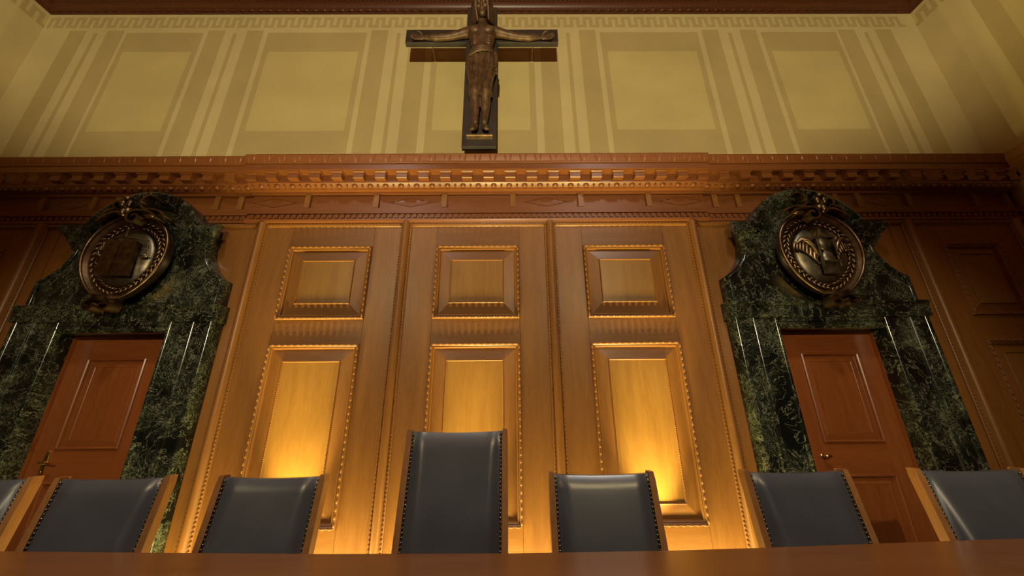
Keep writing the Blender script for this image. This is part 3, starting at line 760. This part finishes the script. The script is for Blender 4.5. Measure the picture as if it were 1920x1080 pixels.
# ------------------------------------------------------------------ judges' chairs
def chair_meshes(H):
    W = .295; z0 = .42                     # half width, foot of the back
    parts = []
    lean = .185
    yb = lambda z: (z-.87)*lean            # front face of the back at height z; 0 where the desk hides it
    # leather pad, hollowed towards the top edge
    b = MB(); nx, nz = 40, 24; rings = []
    for i in range(nz+1):
        t = i/nz; ring = []
        for j in range(nx+1):
            u = -1+2*j/nx; x = u*(W-.026)
            top = H-.001-.009*(1-u*u); z = z0+(top-z0)*t
            edge = min(1, max(0, (1-abs(u)-.085)/.26)); et = min(1, (1-t)/.09); lo = min(1, (1-t)/.43)
            bul = (.020+.030*lo)*(1-(1-edge)**2)*(.80+.20*(1-(1-et)**2))-.016*(1-u*u)*(1-lo*.6)
            ring.append((x, yb(z)-bul+.012*max(0, (t-.95)/.05)**2, z))
        ring2 = [(x, y+.07+.0*i, z) for x, y, z in ring]
        back = [(p[0], yb(p[2])+.050, p[2]) for p in reversed(ring)]
        rings.append(ring+back)
    b.loft(rings); parts.append(('leather_back', b, leather, 50))
    for s in (-1, 1):
        b = MB(); rings = []
        for z in (0.0, .42, .75, H-.03, H+.004, H+.010):
            y = yb(max(z, .42)) if z >= .42 else yb(.42)-(.42-z)*.10
            k = 0 if z < H else .004
            xa, xb = s*(W-.034+k), s*(W-k)
            rings.append([(xa, y-.008, z), (xb, y-.008, z), (xb, y+.052, z), (xa, y+.052, z)])
        b.loft(rings); parts.append(('side_post', b, chair_w, None))
        b = MB(); z = .50
        while z < H-.015:
            b.ell((s*(W-.040), yb(z)-.003, z), (.0064, .007, .0064), 6, 4); z += .0205
        parts.append(('nail_row', b, nail_m, 60))
        b = MB(); b.box(s*(W-.05) if s > 0 else -W, W if s > 0 else -(W-.05), -.52, -.47, 0, .40); parts.append(('leg', b, chair_w, None))
        b = MB(); b.box(s*(W-.05) if s > 0 else -W, W if s > 0 else -(W-.05), -.50, -.02, .62, .655); b.box(s*(W-.045) if s > 0 else -W+.005, W-.005 if s > 0 else -(W-.045), -.49, -.45, .40, .62); parts.append(('armrest', b, chair_w, None))
    b = MB(); b.box(-W+.03, W-.03, yb(.6)+.01, yb(.6)+.045, .46, .54); parts.append(('back_rail', b, chair_w, None))
    b = MB(); b.box(-W+.01, W-.01, -.52, -.06, .36, .40); parts.append(('seat_frame', b, chair_w, None))
    b = MB(); rings = []
    for k, z in ((1.0, .40), (1.0, .44), (.96, .465), (.85, .475)): rings.append([(x*k*(W-.02), -.29+y*k*.22, z) for x, y in ((-1, -1), (1, -1), (1, 1), (-1, 1))])
    b.loft(rings); parts.append(('seat', b, leather, 40))
    return [(n, mesh_only(b, n, m, sm)) for n, b, m, sm in parts]
CH_L = chair_meshes(1.212); CH_H = chair_meshes(1.440)
def chair(x, y, rz, label, meshes):
    e = empty('judge_chair', (x, y, 0)); e.rotation_euler = (0, 0, radians(rz))
    tag(e, label, 'chair', 'leather chairs behind the bench')
    for n, me in meshes:
        o = bpy.data.objects.new(n, me); col.objects.link(o); o.parent = e
# the sitter faces the camera, so the padded front of the back looks towards -Y
chair(-2.60, 2.21, 5, 'slate leather chair cut off by the left edge of the photo', CH_L)
chair(-1.842, 2.21, 5, 'slate leather chair in front of the left door', CH_L)
chair(-0.977, 2.21, 0, 'slate leather chair before the left oak bay, just left of the tall chair', CH_L)
chair(0.030, 2.21, 0, 'tallest slate leather chair at the centre of the bench', CH_H)
chair(0.843, 2.21, 0, 'slate leather chair just right of the tall centre chair', CH_L)
chair(1.930, 2.21, 0, 'slate leather chair in front of the right door', CH_L)
chair(2.905, 2.21, -3, 'slate leather chair cut off by the right edge of the photo', CH_L)

# ------------------------------------------------------------------ bench
bench = empty('judges_bench', (0.3, 1.55, 0)); tag(bench, 'long polished brown wooden bench across the foreground', 'desk')
edge = [(-3.4, 2.10), (-2.7, 2.075), (-2.057, 2.05), (-1.268, 2.002), (-0.519, 1.963), (0.344, 1.942), (1.04, 1.954), (1.516, 1.980), (2.049, 2.020), (2.83, 2.072), (3.6, 2.11)]
b = MB()
for z0, z1, o in ((.895, .94, 0),):
    rings = [[(x, 1.10, z0), (x, y, z0), (x, y, z1-.004), (x, y-.004, z1), (x, 1.104, z1), (x, 1.10, z1-.004)] for x, y in edge]
    b.loft(rings)
b.build('desktop', desk_m, bench, smooth=20)
b = MB(); b.box(-3.3, 3.5, 1.16, 1.20, 0.0, .895); b.build('front_panel', desk_m, bench)
for x in (-3.3, -1.43, 0.42, 1.37, 3.46):
    b = MB(); b.box(x, x+.04, 1.20, 1.85, 0.0, .895); b.build('side_panel', desk_m, bench)
